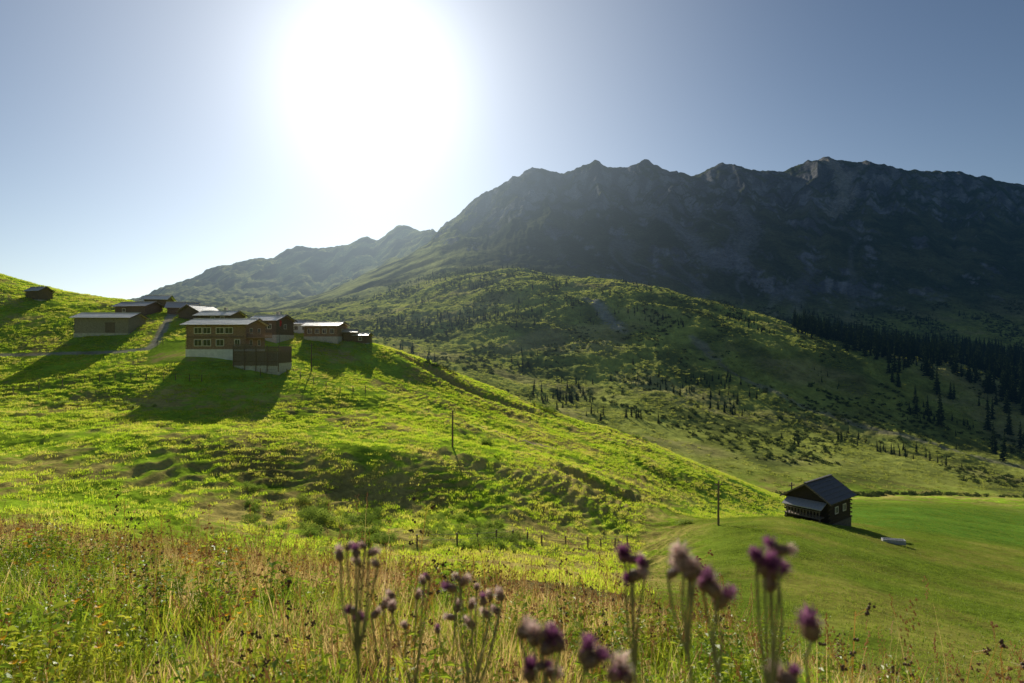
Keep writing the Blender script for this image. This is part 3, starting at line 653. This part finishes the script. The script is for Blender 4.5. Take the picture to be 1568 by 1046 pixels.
xs=[];ys=[];ss=[]
line([at(640,164),at(700,168)],14,.7,1.3,2)
line([at(1190,262),at(1300,268),at(1400,275),at(1568,290)],140,1.0,2.2,5)
u,x,y=sample(30000,380,1700,330,1250,1)
k=(rng.random(len(u))<sstep(.0,.55,fbm(x/60,y/110,4,161)+.10));u,x,y=u[k],x[k],y[k]
xs.append(x);ys.append(y);ss.append(rng.uniform(.6,2.2,len(x))*(1+y/1500))
scatter('slope_bushes',np.concatenate(xs),np.concatenate(ys),np.concatenate(ss),rng.integers(0,4,sum(len(a) for a in xs)),C_bush,.1)
u,x,y=sample(9000,560,1500,380,1250,1)
k=(rng.random(len(u))<sstep(.25,.7,fbm(x/70,y/110,4,171)+.12));u,x,y=u[k],x[k],y[k]
scatter('slope_conifer_trees',x,y,rng.uniform(2.2,6.5,len(x))*(1+y/1500),rng.integers(0,5,len(x)),C_con,.03,.03,1.0)
u,x,y=sample(8000,1215,1840,430,1150,1)
K9=np.array(K[11]);y9=np.interp(u,K9[:,0],K9[:,1])
core=sstep(-80,20,y-y9)
dn=rng.random(len(u))<sstep(-.35,.3,fbm(x/50,y/50,3,181)+.05+.25*sstep(1350,1600,u))*(.10+.85*core)
k=(y>y9-70-230*sstep(1300,1568,u))&(y<y9+330)&dn;u,x,y=u[k],x[k],y[k]
scatter('conifer_forest',x,y,rng.uniform(10,27,len(x)),rng.integers(0,5,len(x)),C_con,.02,.02,1.0)

# ------------------------------------------------------------------ thistles
M_stem=simple('thistle_stem',(.26,.24,.11),.7,40,.2)
M_pur=leafmat('thistle_floret',[(.24,.06,.19),(.36,.13,.28),(.50,.28,.38)],.5)
M_pal=leafmat('withered_floret',[(.62,.44,.40),(.74,.56,.50),(.82,.68,.58)],.55)
M_br=leafmat('thistle_bract',[(.18,.11,.08),(.30,.19,.13),(.38,.25,.15)],.25)
def wpt(u,v,Yd): return Vector(((u-CX)/F*Yd,Yd,(CY-v)/F*Yd))
def head(m,c,d,s,pal):
    d=Vector(d).normalized();a=d.orthogonal().normalized();b=d.cross(a)
    n=12;prof=[(-.62,.14),(-.5,.5),(-.2,.68),(.1,.6),(.35,.42)]
    V=[c+d*s*t+(a*math.cos(2*math.pi*k/n)+b*math.sin(2*math.pi*k/n))*s*r_*.62 for t,r_ in prof for k in range(n)]
    m.add(V,[(i*n+k,i*n+(k+1)%n,(i+1)*n+(k+1)%n,(i+1)*n+k) for i in range(4) for k in range(n)]+[tuple(range(n))[::-1],tuple(4*n+k for k in range(n))],1)
    for k in range(90):
        t=U_(-.6,.35);an=U_(0,6.28);r_=.42*(1-abs(t+.1)*.5);rd_=a*math.cos(an)+b*math.sin(an);p=c+d*s*t+rd_*s*r_*.85;sd=d.cross(rd_)*s*.05
        m.add([p-sd,p+sd,p+rd_*s*.24+d*s*.12],[(0,1,2)],1)
    mt_=3 if pal else 2
    for k in range(170):
        an=U_(0,6.28);rb=U_(0,.26);sp_=U_(.1,1.0);rd_=a*math.cos(an)+b*math.sin(an)
        p=c+d*s*.3+rd_*s*rb;q=c+d*s*(U_(.65,1.15)-.45*sp_**2)+rd_*s*(rb+.55*sp_)+Vector((U_(-.16,.16),U_(-.16,.16),U_(-.16,.16)))*s;sd=d.cross(rd_)*s*.03
        m.add([p-sd,p+sd,q+sd*.5,q-sd*.5],[(0,1,2,3)],mt_)
def thistle(heads,basexy,Yd,s,pal=.5,join=.12,leaves=8):
    m=MB();bx=(basexy-CX)/F*Yd;by=Yd*1.04;g=Vector((bx,by,float(height(bx,by)[0])))
    pts=[wpt(u,v,Yd*(1+U_(-.03,.03))) for u,v in heads];top=sum(pts,Vector())/len(pts)
    jt=top.lerp(g,join)+Vector((U_(-.008,.008),U_(-.01,.01),0))
    if len(pts)<2: jt=top.lerp(g,.05)
    bend=U_(-.02,.02)
    def arc(t):
        p=g.lerp(jt,t);k_=math.sin(math.pi*t);return p+Vector(((jt.x-g.x)*-.28*k_+bend*k_,.01*k_,0))
    m.tube([arc(i/8) for i in range(9)],[.0032-.0014*i/8 for i in range(9)],7,0)
    for p in pts:
        mid_=jt.lerp(p,.6)+Vector(((jt.x-p.x)*-.15+U_(-.005,.005),U_(-.005,.005),-.008))
        dd=Vector((U_(-.9,.9)+(p.x-jt.x)*5,U_(-.7,.3),U_(.2,1.0)))
        dn_=dd.normalized();hs=s*U_(.7,1.15)
        m.tube([jt,jt.lerp(mid_,.5)+Vector((0,0,-.004)),mid_,p-dn_*hs*.6],[.0018,.0016,.0014,.0018],6,0);head(m,p,dd,hs,random.random()<pal)
    for k in range(leaves):
        t=U_(.05,.95);p=arc(t);a=U_(0,6.28);L_=U_(.05,.12)*(1.2-t*.7);dx=Vector((math.cos(a),math.sin(a),U_(-.1,.6))).normalized();sd=dx.cross(Vector((0,0,1))).normalized()
        V=[p];n=7
        for i in range(1,n+1):
            c_=p+dx*L_*i/n-Vector((0,0,.3*L_*(i/n)**2));wd_=L_*(.16 if i%2 else .06)*(1-i/n*.6)
            V+=[c_-sd*wd_,c_+sd*wd_]
        m.add(V,[(0,1,2)]+[(2*i-1,2*i,2*i+2,2*i+1) for i in range(1,n)],4)
    return m.ob('thistle',[M_stem,M_br,M_pur,M_pal,M_green])
thistle([(520,850),(534,838),(545,846),(556,836),(570,846),(576,864),(548,860)],570,.95,.014,.85)
thistle([(548,945),(540,935)],556,1.0,.015,.1,.05)
thistle([(956,850),(972,856),(986,864),(965,886),(975,880)],978,.85,.017,.45)
thistle([(1046,866),(1030,877),(1056,876),(1044,855),(1062,872)],1160,.72,.018,.6,.08)
thistle([(1095,906),(1080,892),(1105,918),(1088,900)],1185,.72,.020,.15,.08)
thistle([(1158,853),(1186,838),(1200,842),(1175,868),(1190,876),(1178,890)],1205,.68,.018,.55)
thistle([(803,966),(818,975),(835,970),(852,982),(840,990)],850,.75,.019,.95)
thistle([(830,1020),(812,1028),(845,1030)],850,.75,.018,.5)
thistle([(898,1000),(908,1010)],925,.75,.020,.2,.05)
thistle([(945,1028),(958,1036)],950,.75,.021,.1,.05)
thistle([(1240,962)],1225,.72,.022,0)
thistle([(1212,1036),(1200,1040)],1225,.72,.02,.5,.05)
thistle([(620,958),(655,884),(640,912),(600,930),(648,890)],650,1.35,.018,.9,.2)
thistle([(700,884),(740,920),(766,912),(722,927),(690,900),(710,890),(750,912)],730,1.25,.018,.9,.2)
thistle([(720,955),(745,940),(690,945),(670,965)],735,1.5,.020,.9,.2)
thistle([(730,900),(760,935),(700,930)],745,1.45,.018,.9,.2)
thistle([(590,925),(575,940),(600,912)],590,1.4,.018,.9,.2)

# ------------------------------------------------------------------ world, sun, camera
wd=bpy.data.worlds.new('World');scene.world=wd;wd.use_nodes=True;nt=wd.node_tree;nt.nodes.clear();L=nt.links.new
out=N(nt,'ShaderNodeOutputWorld');bg=N(nt,'ShaderNodeBackground');sk=N(nt,'ShaderNodeTexSky');sk.sky_type='NISHITA';sk.sun_disc=False
sk.sun_elevation=math.asin(SUN.z);sk.sun_rotation=math.atan2(SUN.x,SUN.y);sk.altitude=1800;sk.air_density=1.1;sk.dust_density=.4;sk.ozone_density=2.2
L(sk.outputs[0],bg.inputs[0]);bg.inputs[1].default_value=.062
tc=N(nt,'ShaderNodeTexCoord');nr=N(nt,'ShaderNodeVectorMath',operation='NORMALIZE');L(tc.outputs['Generated'],nr.inputs[0])
dt=N(nt,'ShaderNodeVectorMath',operation='DOT_PRODUCT');L(nr.outputs[0],dt.inputs[0]);dt.inputs[1].default_value=SUN
dp=math_n(nt,'MAXIMUM',dt.outputs['Value'],0)
g=math_n(nt,'ADD',math_n(nt,'MULTIPLY',math_n(nt,'POWER',dp,110.),.6),math_n(nt,'MULTIPLY',math_n(nt,'POWER',dp,15.),.50))
g=math_n(nt,'ADD',g,math_n(nt,'MULTIPLY',math_n(nt,'POWER',dp,4.),.03))
sx=N(nt,'ShaderNodeSeparateXYZ');L(nr.outputs[0],sx.inputs[0])
hz=math_n(nt,'POWER',math_n(nt,'SUBTRACT',1.0,math_n(nt,'MINIMUM',math_n(nt,'MAXIMUM',sx.outputs[2],0.0),1.0)),6.0)
g=math_n(nt,'ADD',g,math_n(nt,'MULTIPLY',math_n(nt,'MULTIPLY',hz,math_n(nt,'POWER',dp,4.5)),.85))
bg2=N(nt,'ShaderNodeBackground');bg2.inputs[0].default_value=(.98,1.0,.98,1);L(g,bg2.inputs[1])
ad=N(nt,'ShaderNodeAddShader');L(bg.outputs[0],ad.inputs[0]);L(bg2.outputs[0],ad.inputs[1]);L(ad.outputs[0],out.inputs[0])
sl=bpy.data.lights.new('sun','SUN');sl.energy=5;sl.angle=math.radians(.5);sl.color=(1,.93,.78)
so=bpy.data.objects.new('sun',sl);scene.collection.objects.link(so);so.rotation_euler=SUN.to_track_quat('Z','Y').to_euler();so.location=(-50,200,150)
cm=bpy.data.cameras.new('camera');cm.lens=22;cm.sensor_width=36;cm.clip_start=.05;cm.clip_end=30000
cm.dof.use_dof=True;cm.dof.focus_distance=40;cm.dof.aperture_fstop=4
co=bpy.data.objects.new('camera',cm);scene.collection.objects.link(co);co.rotation_euler=(math.radians(90),0,0);scene.camera=co
